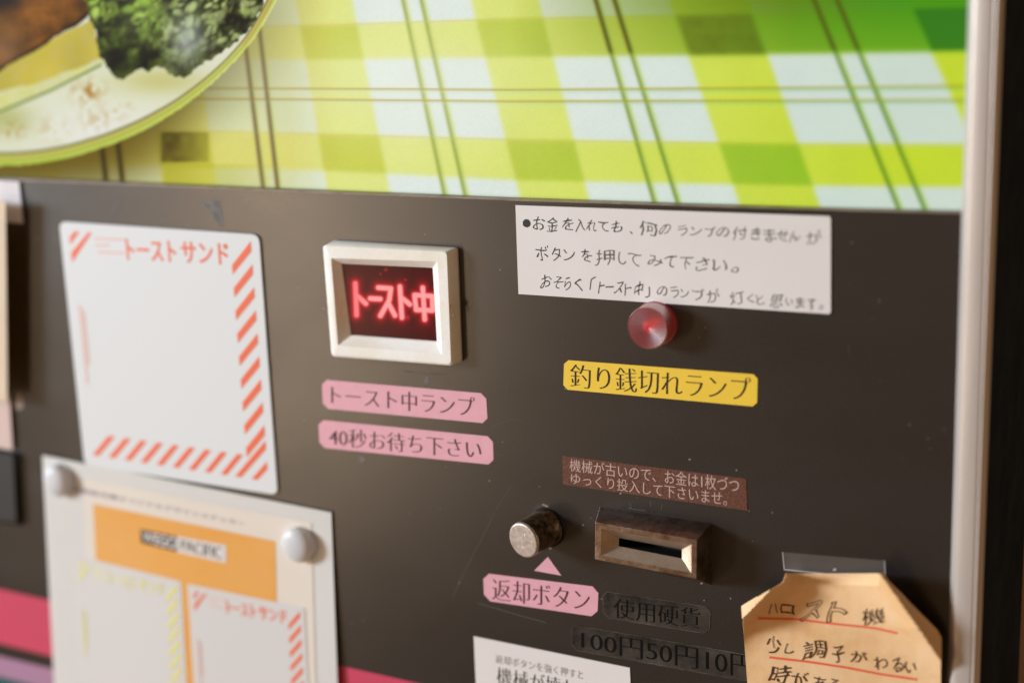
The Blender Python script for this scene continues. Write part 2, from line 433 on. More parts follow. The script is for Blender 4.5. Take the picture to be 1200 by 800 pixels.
def inpoly(X, Y, poly):
    c = np.zeros(X.shape, bool); m = len(poly)
    for i in range(m):
        x1, y1 = poly[i]; x2, y2 = poly[(i+1) % m]
        if y1 == y2: continue
        k = (y1 > Y) != (y2 > Y)
        c ^= k & (X < (x2 - x1) * (Y - y1) / (y2 - y1) + x1)
    return c

def lay(base, col, a):
    a = np.clip(a, 0, 1)[..., None]; return base * (1 - a) + np.asarray(col, float) * a

def picture(X, Y):
    C = plaid(X, Y)
    n1 = blobnoise(X, Y, 3.0, 1); n2 = blobnoise(X, Y, 30, 2); n3 = blobnoise(X, Y, 9, 3)
    n0 = blobnoise(X, Y, 1.5, 9)
    C = C * (1 + 0.018*np.sin(X*1.9 + Y*.5)*np.sin(Y*2.1))[..., None]
    C *= (0.970 + 0.022 * n0 + 0.012 * n1 + 0.02 * n2)[..., None]
    # fold shade at the upper right and the plate's shadow, painted into the print
    R2 = np.interp(X, [0, 380, 600, 920, 1130], [71, 70, 67, 63, 60]); R1 = R2 - np.interp(X, [0, 600, 1130], [40, 45, 52])
    s = np.clip((X - 600) / 330, 0, 1)**.7 * 1.05 / (1 + np.exp(-(R2 - Y) / 1.6)) * (0.66 + 0.30 * np.clip((R2 - Y) / 70, 0, 1))
    tt = np.clip((X - 620) / 420, 0, 1)[..., None]
    C = C * (1 - s[..., None]) + (np.array((132, 142, 26.)) * (1 - tt) + np.array((70, 146, 26.)) * tt) * s[..., None]
    sg = lambda v: 1 / (1 + np.exp(-v / 1.6))
    s = sg(X - 786 - .36*Y) * sg(874 + .36*Y - X) * sg(R2 - Y) * sg(Y - R1 - 2) * (0.72 + 0.28*n3)
    C = lay(C, (92, 96, 28), 0.62 * s)
    C = lay(C, (120, 110, 22), 0.30 * np.exp(-(((X - 900) / 120) ** 2 + ((Y - 2) / 18) ** 2)))
    s = np.clip((X - 1064 - .45*Y) / 3, 0, 1) * np.clip((R2 - Y) / 2, 0, 1) * np.clip((Y - R1) / 2, 0, 1)
    C = lay(C, (42, 104, 34), 0.60 * s)
    cx, cy = -30.0, -70.0
    pts = [(-60, 197), (0, 194), (33, 192.5), (69, 187), (110, 176), (148.5, 162), (192.5, 139), (234, 110), (267, 80), (297, 47), (324.5, 0), (345, -50), (355, -110), (350, -200)]
    ang = [math.atan2(y - cy, x - cx) for x, y in pts]; rad = [math.hypot(x - cx, y - cy) for x, y in pts]
    A = np.arctan2(Y - cy, X - cx); R = np.hypot(X - cx, Y - cy); order = np.argsort(ang)
    RO = np.interp(A, np.array(ang)[order], np.array(rad)[order]); d = RO - R      # px inside the rim
    out = np.clip(-d / 70, 0, 1)
    a = np.where(d < 0, (1 - out) ** 1.6, 0) * np.clip(1.15 - X / 420 + (Y - 100) / 500, 0.15, 1)
    C = lay(C, (84, 70, 22), 0.90 * a)
    C = lay(C, (112, 92, 24), 0.86 * np.clip(1 - (X - 110) / 130, 0, 1) * (d < 0) * np.clip(1.25 - (Y - 165) / 60, .45, 1))
    C = lay(C, (150, 146, 104), 0.30 * np.clip(1 - np.abs(X - 300) / 90, 0, 1) * np.clip((150 - Y) / 60, 0, 1) * (d < 0))
    for a_, b_ in [(281, 309), (300, 326)]: C = lay(C, (104, 84, 60), 0.6 * np.exp(-((X - (a_ + (b_ - a_) * Y / 225)) / 2.4) ** 2) * (d < 0))
    for a_, b_ in [(698, 763), (720, 790), (954, 1045), (981, 1075)]: C = lay(C, (84, 72, 22), 0.75 * np.exp(-((X - (a_ + (b_ - a_) * Y / 225)) / 3.0) ** 2) * np.clip((R2 - Y) / 6, 0, 1))
    C = lay(C, (62, 50, 14), 0.78 * (0.6 + 0.4*n3) * np.clip((X - 187) / 4, 0, 1) * np.clip((246 - X) / 4, 0, 1) * np.clip((Y - 154) / 2, 0, 1) * np.clip((191 - Y) / 2, 0, 1) * np.clip((262 - X) / 60, .35, 1))
    C = lay(C, (176, 172, 34), 0.6 * np.clip((X - 188) / 6, 0, 1) * np.clip((330 - X) / 130, 0, 1) * np.clip((Y - 191) / 3, 0, 1))
    for a_, b_ in [(118, 124), (137, 143)]: C = lay(C, (40, 30, 16), 0.75 * np.exp(-((X - (a_ + (b_ - a_) * (Y - 160) / 50)) / 3.0) ** 2) * (d < 0) * (X < 180))
    plate = np.clip(d / 1.5, 0, 1)
    base = np.zeros_like(C) + (222, 224, 198)
    base = lay(base, (232, 232, 222), np.exp(-(((X - 110) / 70) ** 2 + ((Y - 150) / 26) ** 2)))
    base = lay(base, (196, 190, 110), 0.8 * np.exp(-(((X - 190) / 55) ** 2 + ((Y - 95) / 16) ** 2)))
    base = lay(base, (168, 170, 84), 0.65 * np.exp(-(((X - 5) / 35) ** 2 + ((Y - 140) / 18) ** 2)))
    for bx_, by_, br, st, sd in [(102, 108, 17, 1, 11), (153, 125, 4, 1, 12), (14, 152, 14, .8, 13), (112, 140, 18, .35, 14), (62, 152, 18, .3, 15), (135, 132, 12, .4, 16)]:
        k = np.exp(-(((X - bx_) / br) ** 2 + ((Y - by_) / (br * .75)) ** 2)) * np.clip(blobnoise(X, Y, 5, sd) * 2.6 - 0.9, 0, 1)
        base = lay(base, (176, 132, 56), st * k)
    rimw = np.interp(X, [0, 150, 260, 330], [14, 13, 9, 10])
    q = d / rimw
    base = np.where((q < 0.97)[..., None], np.array((196, 204, 96)) + 24 * np.cos(q * 6)[..., None], base)
    base = lay(base, (146, 190, 34), np.where(q < .3, 1 - q / .3, 0) * np.clip(1.3 - X / 250, 0.1, 1))
    base = lay(base, (222, 206, 120), 0.7 * np.exp(-((q - 0.8) / 0.13) ** 2))
    base = lay(base, (96, 88, 22), 0.9 * np.exp(-((q - 1.0) / 0.13) ** 2))
    base = lay(base, (190, 140, 90), 0.6 * np.exp(-((q - 0.62) / 0.16) ** 2) * (X > 285))
    C = C * (1 - plate[..., None]) + base * plate[..., None]
    # slices
    wob = 2.5 * np.sin(X / 9) + 3 * (n3 - .5)
    slab = inpoly(X, Y + wob * .4, [(-300, 160), (-300, 0), (0, 80), (108, 22), (119, 74), (60, 104), (0, 126), (-120, 160)])
    bandw = inpoly(X, Y + wob * .4, [(-300, 175), (-300, 100), (0, 108), (60, 92), (119, 68), (121, 76), (60, 107), (0, 132)])
    C = lay(C, np.stack([186 + 26*n2, 172 + 20*n2, 62 + 30*n3], -1), slab * 1.0)
    C = lay(C, np.stack([208 + 10*n1, 208 + 10*n1, 130 + 40*n3], -1), bandw * 1.0)
    edge = np.exp(-((Y - np.interp(X, [-50, 0, 60, 121], [134, 131, 106, 75])) / 1.8) ** 2) * (X < 119)
    C = lay(C, (92, 118, 26), .8 * edge)
    bread = inpoly(X, Y + wob * .5, [(-300, 190), (-300, -100), (113, -100), (108, 14), (90, 30), (0, 84), (-100, 150)])
    n7 = blobnoise(X * .8 + Y * .5, Y - X * .4, 16, 41); bc = np.stack([62 + 78*n7 + 26*n1, 36 + 48*n7 + 18*n1, 8 + 14*n7], -1)
    C = lay(C, bc, bread * 1.0)
    C = lay(C, (150, 112, 86), 0.6 * bread * np.exp(-(((X - 5) / 24) ** 2 + ((Y - 62) / 34) ** 2)))
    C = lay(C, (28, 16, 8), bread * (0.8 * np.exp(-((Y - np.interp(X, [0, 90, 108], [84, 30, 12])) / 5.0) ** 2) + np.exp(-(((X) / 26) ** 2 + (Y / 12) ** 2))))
    # parsley
    par = inpoly(X + 5*(blobnoise(X, Y, 6, 21) - .5), Y + 6*(blobnoise(X, Y, 6, 22) - .5),
                 [(92, -60), (100, 0), (106, 24), (112, 36), (115, 62), (124, 74), (134, 90), (143, 94), (156, 84), (166, 80), (172, 86), (184, 78), (196, 84), (212, 92), (224, 84), (240, 74), (262, 62), (280, 48), (298, 28), (308, 4), (312, -60)])
    pc = np.zeros_like(C) + (40, 40, 12)
    n12 = blobnoise(X, Y, 13, 31)
    pc = lay(pc, (78, 98, 30), n3 * .7); pc = lay(pc, (22, 18, 10), np.clip(1.7 - 3 * n12, 0, .9))
    r = np.random.default_rng(5)
    for k in range(820):
        big = k > 300
        x = r.uniform(92, 314); y = r.uniform(-70, 92); lx = r.uniform(5.0, 9.0) if big else r.uniform(3.2, 5.5); ly = lx * r.uniform(.38, .62); th = r.normal(-0.9, .75)
        g = r.random() ** .8
        col = (134 + 74*g, 180 + 56*g, 36 + 70*g) if x < 190 else (150 + 64*g, 172 + 50*g, 84 + 70*g)
        b = np.clip(1.50 - (y + 14) / 78, .10, 1) * r.uniform(.45, 1)
        cl = blobnoise(np.array([[x]]), np.array([[y]]), 13, 31)[0, 0]; b *= np.clip(2.8*cl - .45, .15, 1)
        if y > 30 and x < 182: b *= (.55 if r.random() < .3 else .22)
        dx = (X - x) * math.cos(th) + (Y - y) * math.sin(th); dy = -(X - x) * math.sin(th) + (Y - y) * math.cos(th)
        m = (np.abs(dx) < 2.2*lx) & (np.abs(dy) < 2.2*lx)
        if not m.any(): continue
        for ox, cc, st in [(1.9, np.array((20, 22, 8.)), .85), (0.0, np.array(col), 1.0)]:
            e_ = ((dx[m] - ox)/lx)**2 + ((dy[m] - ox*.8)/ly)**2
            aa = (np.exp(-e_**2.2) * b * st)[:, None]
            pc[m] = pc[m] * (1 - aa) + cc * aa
    C = lay(C, pc, par * 1.0)
    C = lay(C, (196, 206, 208), 0.62 * np.exp(-(((X - 220) / 20) ** 2 + ((Y - 46) / 30) ** 2)))  # whitish glare painted over the parsley
    C = lay(C, (150, 168, 110), 0.30 * np.exp(-(((X - 170) / 40) ** 2 + ((Y - 22) / 30) ** 2)))
    # backlight's brighter middle painted into the print; darker green along the lower edge
    C = lay(C, (250, 250, 226), 0.26 * np.exp(-(((X - 480) / 190) ** 2 + ((Y - 95) / 80) ** 2)))
    lower = np.interp(X, bx, by)
    C = lay(C, (70, 110, 60), 0.55 * np.exp(-((lower - Y) / 3.0) ** 2))
    return np.clip(C, 0, 255)

DA = -0.006
z_hi = P(600, -150, DA).z; z_lo = P(1128, 262, DA).z - 0.004; x_lo = P(-240, 100, DA).x; x_hi = XT
NX, NZ = 860, 230
gx = np.linspace(x_lo, x_hi, NX); gz = np.linspace(z_lo, z_hi, NZ)
GX, GZ = np.meshgrid(gx, gz)
dX = GX - CAM.x; dY = -DA - CAM.y; dZ = GZ - CAM.z
zz = dX*FWD.x + dY*FWD.y + dZ*FWD.z
PX = 600 + FPX*(dX*RIGHT.x + dY*RIGHT.y + dZ*RIGHT.z)/zz; PY = 400 + FPX*(dX*DOWN.x + dY*DOWN.y + dZ*DOWN.z)/zz
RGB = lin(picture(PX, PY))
me = bpy.data.meshes.new('backlit_picture')
co = np.stack([GX - mach.location.x, np.full_like(GX, -DA - mach.location.y), GZ - mach.location.z], -1).reshape(-1, 3)
idx = np.arange(NX*NZ).reshape(NZ, NX)
fa = np.stack([idx[:-1, :-1], idx[:-1, 1:], idx[1:, 1:], idx[1:, :-1]], -1).reshape(-1, 4)
me.vertices.add(len(co)); me.vertices.foreach_set('co', co.ravel())
me.loops.add(fa.size); me.loops.foreach_set('vertex_index', fa.ravel())
me.polygons.add(len(fa)); me.polygons.foreach_set('loop_start', np.arange(0, fa.size, 4)); me.polygons.foreach_set('loop_total', np.full(len(fa), 4))
me.update(); me.validate()
at = me.color_attributes.new('print', 'FLOAT_COLOR', 'POINT')
at.data.foreach_set('color', np.concatenate([RGB.reshape(-1, 3), np.ones((NX*NZ, 1))], 1).ravel())
m_ad = bpy.data.materials.new('backlit_print'); m_ad.use_nodes = True
nn = m_ad.node_tree.nodes; LL = m_ad.node_tree.links; b = nn['Principled BSDF']
va = nn.new('ShaderNodeVertexColor'); va.layer_name = 'print'
dk = nn.new('ShaderNodeMix'); dk.data_type = 'RGBA'; dk.blend_type = 'MULTIPLY'; dk.inputs[0].default_value = 1; dk.inputs[7].default_value = (.025, .025, .025, 1)
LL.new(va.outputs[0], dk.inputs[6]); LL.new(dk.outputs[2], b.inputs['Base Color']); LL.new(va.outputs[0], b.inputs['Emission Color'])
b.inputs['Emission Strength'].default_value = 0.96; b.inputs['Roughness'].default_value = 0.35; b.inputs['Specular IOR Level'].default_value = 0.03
me.materials.append(m_ad)
ad = bpy.data.objects.new('backlit_picture', me); COL.objects.link(ad); ad.parent = mach
ad['label'] = 'backlit print of a plate with toast and parsley on a green checked tablecloth'

# --- trim at the right edge: one extruded profile
ZT = z_hi + 0.02
def extrude(name, prof, z0, z1, mat, parent, bevel=0.0):
    k = len(prof); vs = [Vector((x, y, z0)) for x, y in prof] + [Vector((x, y, z1)) for x, y in prof]
    fs = [[i, (i+1) % k, k+(i+1) % k, k+i] for i in range(k)] + [list(range(k))[::-1], [k+i for i in range(k)]]
    return mesh(name, vs, fs, mat, parent, bevel=bevel)
tx1 = P(1130.5, 400, 0.005).x; tx2 = P(1157, 400, 0.005).x
extrude('edge_trim', [(XT, 0.004), (XT, -0.0012), (tx1 - 0.0008, -0.0046), (tx1, -0.005), (tx2 - 0.0022, -0.005), (tx2 - 0.0015, -0.0046), (tx2 - 0.0009, -0.005), (tx2, -0.0044), (tx2, 0.004)], ZB, ZT, m_alu, mach, bevel=0.0003)
def yof(px, x):      # depth at which world x projects to column px (row 700)
    d = RIGHT*(px-600) + DOWN*300 + FWD*FPX; return CAM.y + d.y*(x-CAM.x)/d.x
YD = yof(1197.5, tx2)
extrude('door_side', [(tx2 - 0.002, 0.0041), (tx2, 0.0041), (tx2, YD), (tx2 - 0.002, YD)], ZB, ZT, m_black, mach)
extrude('cabinet_body', [(XL, YD + 0.001), (tx2 + 0.004, YD + 0.001), (tx2 + 0.004, 0.7), (XL, 0.7)], ZB, ZT, m_tan, mach, bevel=0.001)

# --- painted stripes on the panel
def line_y(x, a, b): return a[1] + (x - a[0]) * (b[1] - a[1]) / (b[0] - a[0])
def stripe(name, a, b, c, d, mat):
    xs = (-240, 700)
    polyprint(name, [[(xs[0], line_y(xs[0], a, b)), (xs[1], line_y(xs[1], a, b)), (xs[1], line_y(xs[1], c, d)), (xs[0], line_y(xs[0], c, d))]], 0.12*MM, mat, mach)
stripe('stripe', (0, 690), (490, 800), (0, 753.5), (62, 769), m_pstripe)
stripe('stripe', (0, 768.5), (63, 783.5), (0, 792), (62, 808), m_vstripe)
stripe('stripe', (0, 792.4), (62, 808.4), (0, 830), (62, 848), m_tstripe)

# --- scratches, chips and tape residue
sw = []
def scr(pts, wd): sw.extend(ribbon(pts, wd, 4))
scr([(600, 568), (585, 590), (567, 626), (545, 668), (530, 700)], .7)
scr([(560, 706), (600, 718), (640, 729)], .8); scr([(596, 445), (590, 470)], .5)
scr([(575, 500), (600, 490), (612, 494)], .5); scr([(540, 470), (545, 476)], .6); scr([(574, 530), (592, 534)], .6)
scr([(738, 588), (740, 596)], .8); scr([(762, 586), (763, 594)], .8); scr([(736, 595), (756, 598)], .7); scr([(776, 590), (775, 597)], .7)
for k in range(26):
    x = random.uniform(470, 530); scr([(x, 434 + (x-470)*.08), (x + random.uniform(1, 3), 436 + (x-470)*.08)], random.uniform(.3, .8))
for k in range(16):
    x = random.uniform(330, 1100); y = random.uniform(270, 790); a = random.uniform(-2.4, -0.6); l = random.uniform(4, 22)
    scr([(x, y), (x + l*math.cos(a), y - l*math.sin(a)*-1)], random.uniform(.25, .5))
polyprint('scratches', sw, 0.10*MM, m_scratch, mach)['kind'] = 'stuff'
chips = []
def blob(x, y, rx, ry, k=9, jag=.35):
    return [(x + rx*math.cos(6.283*i/k)*random.uniform(1-jag, 1+jag), y + ry*math.sin(6.283*i/k)*random.uniform(1-jag, 1+jag)) for i in range(k)]
for k in range(150):
    r_ = random.uniform(.35, .9); chips.append(blob(random.uniform(20, 1110), random.uniform(262, 798), r_, r_*random.uniform(.6, 1.3), 6))
for x, y in [(639, 592), (641, 593), (637, 591), (822, 683), (645, 642), (553, 357), (717, 568), (727, 578), (745, 551), (808, 538)]: chips.append(blob(x, y, 1.5, 1.0))
polyprint('paint_chips', chips, 0.14*MM, m_spk, mach)['kind'] = 'stuff'
polyprint('tape_residue', [[(236, 235), (258, 236), (262, 262), (259, 266), (252, 258), (247, 248), (240, 241)]], 0.10*MM, m_residue, mach)
polyprint('tape_residue', [blob(22, 472, 6, 9, 12, .2)], 0.10*MM, m_spk, mach)
polyprint('tape_residue', [[(139, 236), (142, 238), (133, 252), (122, 263), (118, 264), (128, 252)]], 0.10*MM, m_scratch, mach)
for q in [blob(500, 447, 3, 5, 9, .3), blob(424, 538, 4, 4, 9, .3), blob(192, 258, 3, 3, 9, .3)]: polyprint('tape_residue', [q], 0.10*MM, m_residue, mach)

# --- lit indicator window
iw = rings('indicator_window', [
    ([(391, 281.5), (537, 290), (542, 423), (401, 412)], 0.0, 3),
    ([(389, 282), (535.5, 290.5), (541, 424), (399, 412.5)], 0.0015, 3),
    ([(378.2, 287), (525.5, 294), (531, 428.5), (388.5, 417.5)], 0.0056, 5),
    ([(380.5, 288.5), (523.5, 295.5), (528.5, 426.5), (390.5, 415.5)], 0.0062, 5),
    ([(388, 302.5), (512.5, 306.5), (518, 415), (396, 404.5)], 0.0062, 2.5),
    ([(389, 303.5), (511.8, 307.5), (517, 414), (397, 403.5)], 0.0058, 2),
    ([(399.5, 309), (507, 314), (512, 400.8), (410.5, 393)], 0.0030, 1),
    ([(401.5, 307.5), (509, 312), (514, 399), (412.5, 391.5)], 0.0018, 1)], m_white_plastic, mach, bevel=0.0002, seg=2)
iw['label'] = 'lit toasting indicator window in a thick aged white plastic frame'
DL = 0.0022
Z4 = 4.705
strokes = [[(265, 292), (272, 466)], [(277, 362), (323, 403)], [(347, 375), (403, 378)], [(392, 315), (461, 320), (452, 385), (404, 470)], [(448, 402), (484, 468)],
           [(511, 310), (522, 480)], [(527, 376), (566, 407)], [(592, 356), (689, 362), (692, 441), (601, 437), (592, 356)], [(637, 316), (648, 490)]]
strokes = [[(360 + a/Z4, 270 + b/Z4) for a, b in q] for q in strokes]
def lens_colour(X, Y):
    D = np.full(X.shape, 99.0)
    for q in strokes:
        for (x1, y1), (x2, y2) in zip(q[:-1], q[1:]):
            t = np.clip(((X-x1)*(x2-x1) + (Y-y1)*(y2-y1)) / ((x2-x1)**2 + (y2-y1)**2), 0, 1)
            D = np.minimum(D, np.hypot(X - x1 - t*(x2-x1), Y - y1 - t*(y2-y1)))
    core = (1 / (1 + np.exp((D - 2.6) / 0.45)))[..., None]; h = np.exp(-np.maximum(D - 2.2, 0) / 2.0)[..., None]; h2 = np.exp(-np.maximum(D - 2.2, 0) / 9.0)[..., None]  # red glow round the letters is painted into the emission colour
    dimm = np.clip((X - 405) / 30, 0.0, 1)[..., None]
    c = np.array((.022, .0012, .0022)) + h2*np.array((.085, .001, .003)) + h*np.array((.80, .004, .018))
    c = c * (1 - core) + core * (np.array((1.0, .10, .13)) * (1 - dimm) + np.array((1.05, .37, .37)) * dimm)
    for a, b, rr in [(452, 316, 1.6), (446, 321, 1.1), (475, 328, 1.3), (478, 372, 2.2)]:
        c = c + np.array((.35, .01, .015)) * np.exp(-((X-a)**2 + (Y-b)**2)/rr**2)[..., None]
    return c
LQ4 = [(396, 303), (516, 309), (522, 405), (407, 397)]
nx_, ny_ = 190, 150
S_, T_ = np.meshgrid(np.linspace(0, 1, nx_), np.linspace(0, 1, ny_))
LX, LY = bil(LQ4, S_, T_)
lv = [P(x, y, DL) for x, y in zip(LX.ravel(), LY.ravel())]
lf = [[j*nx_+i, j*nx_+i+1, (j+1)*nx_+i+1, (j+1)*nx_+i] for j in range(ny_-1) for i in range(nx_-1)]
m_lens = material('dark_red_display', (0.030, 0.002, 0.003), 0.22, spec=0.12)
_n = m_lens.node_tree.nodes; _v = _n.new('ShaderNodeVertexColor'); _v.layer_name = 'print'
m_lens.node_tree.links.new(_v.outputs[0], _n['Principled BSDF'].inputs['Emission Color']); _n['Principled BSDF'].inputs['Emission Strength'].default_value = 1.0
lens = mesh('display_lens', lv, lf, m_lens, iw)
_a = lens.data.color_attributes.new('print', 'FLOAT_COLOR', 'POINT')
_a.data.foreach_set('color', np.concatenate([lens_colour(LX, LY).reshape(-1, 3), np.ones((nx_*ny_, 1))], 1).ravel())
m_rust = material('rust_stain', (0.30, 0.14, 0.05), 0.8, noise=0.5, nscale=500)
polyprint('rust_stain', [blob(529.0, 362, 1.4, 3.6, 12, .5), blob(530.3, 369, 1.2, 3.2, 10, .5), blob(528.3, 357.5, .8, 1.4)], 0.00575, m_rust, iw)

# --- red change lamp
lc = P(769, 378.5, 0)
lampo = lathe('change_lamp', lc, [(0.0090, 0.0), (0.0090, 0.0010), (0.0086, 0.0014), (0.0085, 0.0088), (0.0082, 0.0094)] +
      [(0.0080 - 0.00032*k, 0.0094 - (0.00010 if k % 2 else 0.0) - 0.00005*k) for k in range(0, 24)] + [(0.0003, 0.0081), (0.00001, 0.0081)], m_redlamp, mach, n=96, smooth=False)
lampo['label'] = 'round ribbed red change lamp under the handwritten note'
lathe('lamp_core', lc + Vector((-0.0012, 0, -0.0004)), [(0.0024, 0.002), (0.0024, 0.0058), (0.0014, 0.0070), (0.00001, 0.0074)], m_redcore, lampo, n=24)

# --- return button
bc_ = P(640.5, 617.5, 0)
ft = P(612.8, 633.2, 0.0155)
ax_dir = (ft - bc_); tilt = Vector((0, -1, 0)).rotation_difference(ax_dir.normalized()).to_matrix(); HL = ax_dir.length
rb_ = 0.0080
btn = lathe('return_button', bc_, [(rb_*1.02, -0.0004), (rb_*1.0, 0.003), (rb_*.985, HL - 0.0012)], m_button_side, mach, n=64, tilt=tilt)
btn['label'] = 'worn round metal coin return button'
lathe('button_face', bc_, [(rb_*.985, HL - 0.0012), (rb_*.965, HL - 0.0004), (rb_*.92, HL), (rb_*.86, HL + .00002), (rb_*.5, HL + 0.00002), (0.00001, HL + 0.00002)], m_button_face, btn, n=64, tilt=tilt)
lathe('button_rim', bc_, [(rb_*1.10, 0.0), (rb_*1.10, 0.0005), (rb_*1.02, 0.0006)], m_hole, btn, n=64)

# --- coin slot
DS = 0.0140
slot = rings('coin_slot', [
    ([(702.5, 593.5), (834.5, 613), (833.5, 685), (703, 642)], 0.0, 0.8),
    ([(697.6, 611.5), (816.5, 632.5), (815.7, 678), (697, 655)], DS, 0.8),
    ([(704.7, 619.0), (810.2, 637.7), (810.2, 670.9), (704, 650.5)], DS, 0.4)], m_brass, mach, bevel=0.0003, rnd=2, seg=2)
slot['label'] = 'rectangular bronze coin slot standing proud of the panel'
rings('slot_mouth', [
    ([(704.7, 619.0), (810.2, 637.7), (810.2, 670.9), (704, 650.5)], DS - 0.0001, 0.4),
    ([(725.5, 630), (799, 643.4), (799, 654), (725, 639.5)], DS - 0.0042, 0.3)], m_slot_in, slot, rnd=2)
rings('slot_opening', [
    ([(725.5, 630), (799, 643.4), (799, 654), (725, 639.5)], DS - 0.0042, 0.3),
    ([(735, 624), (808, 637), (808, 647), (735, 633)], 0.001, 0.3)], m_hole, slot, rnd=2, cap_last=True)

# --- dark housing at the left edge of the frame
bh = rings('button_housing', [
    ([(-60, 517), (24, 530), (27, 616), (-60, 600)], 0.0, 2),
    ([(-66, 520), (15, 533), (19, 612), (-66, 603)], 0.004, 2),
    ([(-64, 522), (12, 535), (16, 609), (-64, 600)], 0.004, 2)], m_house, mach, cap_last=True, bevel=0.0003)

# ------------------------------------------------------------------ labels
T = 0.15*MM
def label_strip(quad, cham, mat, label, texts, ink, group=None, rnd=0, which=(1, 1, 1, 1), cat='label', ax=-0.004, ay=0.019, thick=T, name='tape_label', dep=None):
    d = dep if dep is not None else thick + 0.05*MM
    o = sheet(name, chamfer(quad, cham, which, rnd) if cham else quad, d, thick, mat)
    tag(o, label, cat, group)
    for t, q in texts: printed('lettering', t, q, d + 0.08*MM, ink, o, ax, ay)
    return o
G = 'plastic tape labels stuck on the panel'
label_strip([(377, 444.5), (569.5, 461), (571.5, 496), (378.5, 478.3)], 6, m_pink, 'pink strip label reading トースト中ランプ directly under the lit window',
            [('トースト中ランプ', [(388, 451.5), (556, 465), (556, 488.5), (388, 473)])], m_ink_pink, G)
label_strip([(373, 491.5), (577.5, 511.5), (578.5, 544.5), (374.5, 524)], 6, m_pink, 'pink strip label reading 40秒お待ち下さい, lower of two under the window',
            [('40秒お待ち下さい', [(385.5, 500), (564, 516), (564, 538), (385.5, 521.5)])], m_ink_pink, G)
label_strip([(661, 421.5), (888, 438.8), (887, 476.5), (660, 456)], 5, m_yellow, 'yellow strip label reading 釣り銭切れランプ under the red lamp',
            [('釣り銭切れランプ', [(668, 426.5), (879.5, 442), (879.5, 470.5), (668, 453.5)])], m_ink, G)
label_strip([(566, 671), (701.5, 687.5), (700, 722.5), (567.5, 703)], 7, m_pink, 'short pink label reading 返却ボタン below the metal button',
            [('返却ボタン', [(576.5, 677), (691, 690.5), (691, 716), (576.5, 702.5)])], m_ink_pink, G)
label_strip([(659, 533.6), (874.4, 560.6), (875.6, 598), (659.6, 567.4)], 0, m_brown, 'brown label with two lines of pale small print above the coin slot',
            [('機械が古いので、お金は1枚づつ', [(667.6, 537.2), (866, 560), (866, 577.5), (667.6, 551.7)]),
             ('ゆっくり投入して下さいませ。', [(669, 553.5), (852, 576.5), (852, 592.5), (669, 566.5)])], m_ink_pale, G, ax=-0.004, ay=0.006)
label_strip([(705.6, 692), (832.8, 711), (831, 742.5), (707.5, 723)], 6, m_clear_label, 'shiny clear strip reading 使用硬貨 in black, right of the 返却ボタン label',
            [('使用硬貨', [(719, 700.5), (820.5, 713), (820.5, 736.5), (719, 723)])], m_clear_ink, G)
label_strip([(669.6, 731.4), (896, 770), (895, 801), (670.5, 760.5)], 6, m_clear_label, 'shiny clear strip reading 100円50円10円 running behind the kraft note',
            [('100円50円10円', [(681, 738.5), (883, 769), (883, 795), (681, 760)])], m_clear_ink, G)
m_tape_rim = material('strip_edge', (0.20, 0.17, 0.14), 0.5, noise=0.9, nscale=120, col2=(0.02, 0.02, 0.02))
for _o in [o for o in COL.objects if o.name.startswith('tape_label') and 'clear strip' in o.get('label', '')]:
    q = [(705.6, 692), (832.8, 711), (831, 742.5), (707.5, 723)] if '使用' in _o['label'] else [(669.6, 731.4), (896, 770), (895, 801), (670.5, 760.5)]
    c8 = chamfer(q, 6); c8.append(c8[0])
    polyprint('strip_edge', ribbon(c8, 0.35, 1), 0.24*MM, m_tape_rim, _o)
tri = sheet('triangle_sticker', [(642, 652), (657.8, 674), (626, 668.2)], T + .05*MM, T, m_pink)
tag(tri, 'small pink triangle pointing up at the metal button', 'sticker')
ws = label_strip([(555, 745), (738, 782), (741, 860), (559, 830)], 0, m_note, 'white printed card about the return button, cut off by the lower frame edge', [], m_ink, name='paper_sign', cat='sign', thick=.3*MM)
m_ink_grey = material('thin_grey_ink', (0.20, 0.17, 0.16), 0.5)
printed('lettering', '返却ボタンを強く押すと', [(580.5, 766), (683.5, 785.5), (683.5, 795.5), (580.5, 776)], .43*MM, m_ink_grey, ws, 0.0, 0.008)
printed('lettering', '機械が壊れますので', [(582, 780.5), (752, 810), (752, 832), (582, 801)], .43*MM, m_ink, ws)

# ------------------------------------------------------------------ handwritten note
DN = 0.5*MM
note = sheet('paper_note', chamfer([(604, 240.5), (973.5, 253.5), (973.5, 368), (607.5, 344.5)], 3.5, (0, 1, 1, 0), 3), DN, .4*MM, m_note)
tag(note, 'wide white handwritten note under the picture, partly over the red lamp', 'note')
S = 2.9625
def zb(lst, cyl, cyr, xl, xr, h):
    out = []
    for ch, a, b, *hh in lst:
        k = hh[0] if hh else 1.0
        xm = (a + b) / 2; cy = cyl + (cyr - cyl) * (xm - xl) / (xr - xl); off = hh[1] if len(hh) > 1 else 0
        out.append((ch, 590 + a/S, 230 + (cy + off - h*k/2)/S, 590 + b/S, 230 + (cy + off + h*k/2)/S))
    return out
l1 = zb([('お', 103, 145, 1.1), ('金', 150, 190, 1.25), ('を', 205, 245), ('入', 248, 285), ('れ', 290, 325, .9), ('て', 330, 365, .8), ('も', 372, 412), ('、', 438, 448, .3, 18)], 92, 142, 103, 1105, 42)
l1b = zb([('何', 470, 535, 1.2), ('の', 540, 580, .8), ('ラ', 605, 640, .8), ('ン', 645, 690, .7), ('プ', 700, 735, .8), ('の', 740, 785, .8), ('付', 795, 845, 1.1), ('き', 860, 895), ('ま', 905, 945, 1.1), ('せ', 950, 990, .9), ('ん', 990, 1030, .9), ('が', 1050, 1105, 1.1)], 92, 142, 103, 1105, 42)
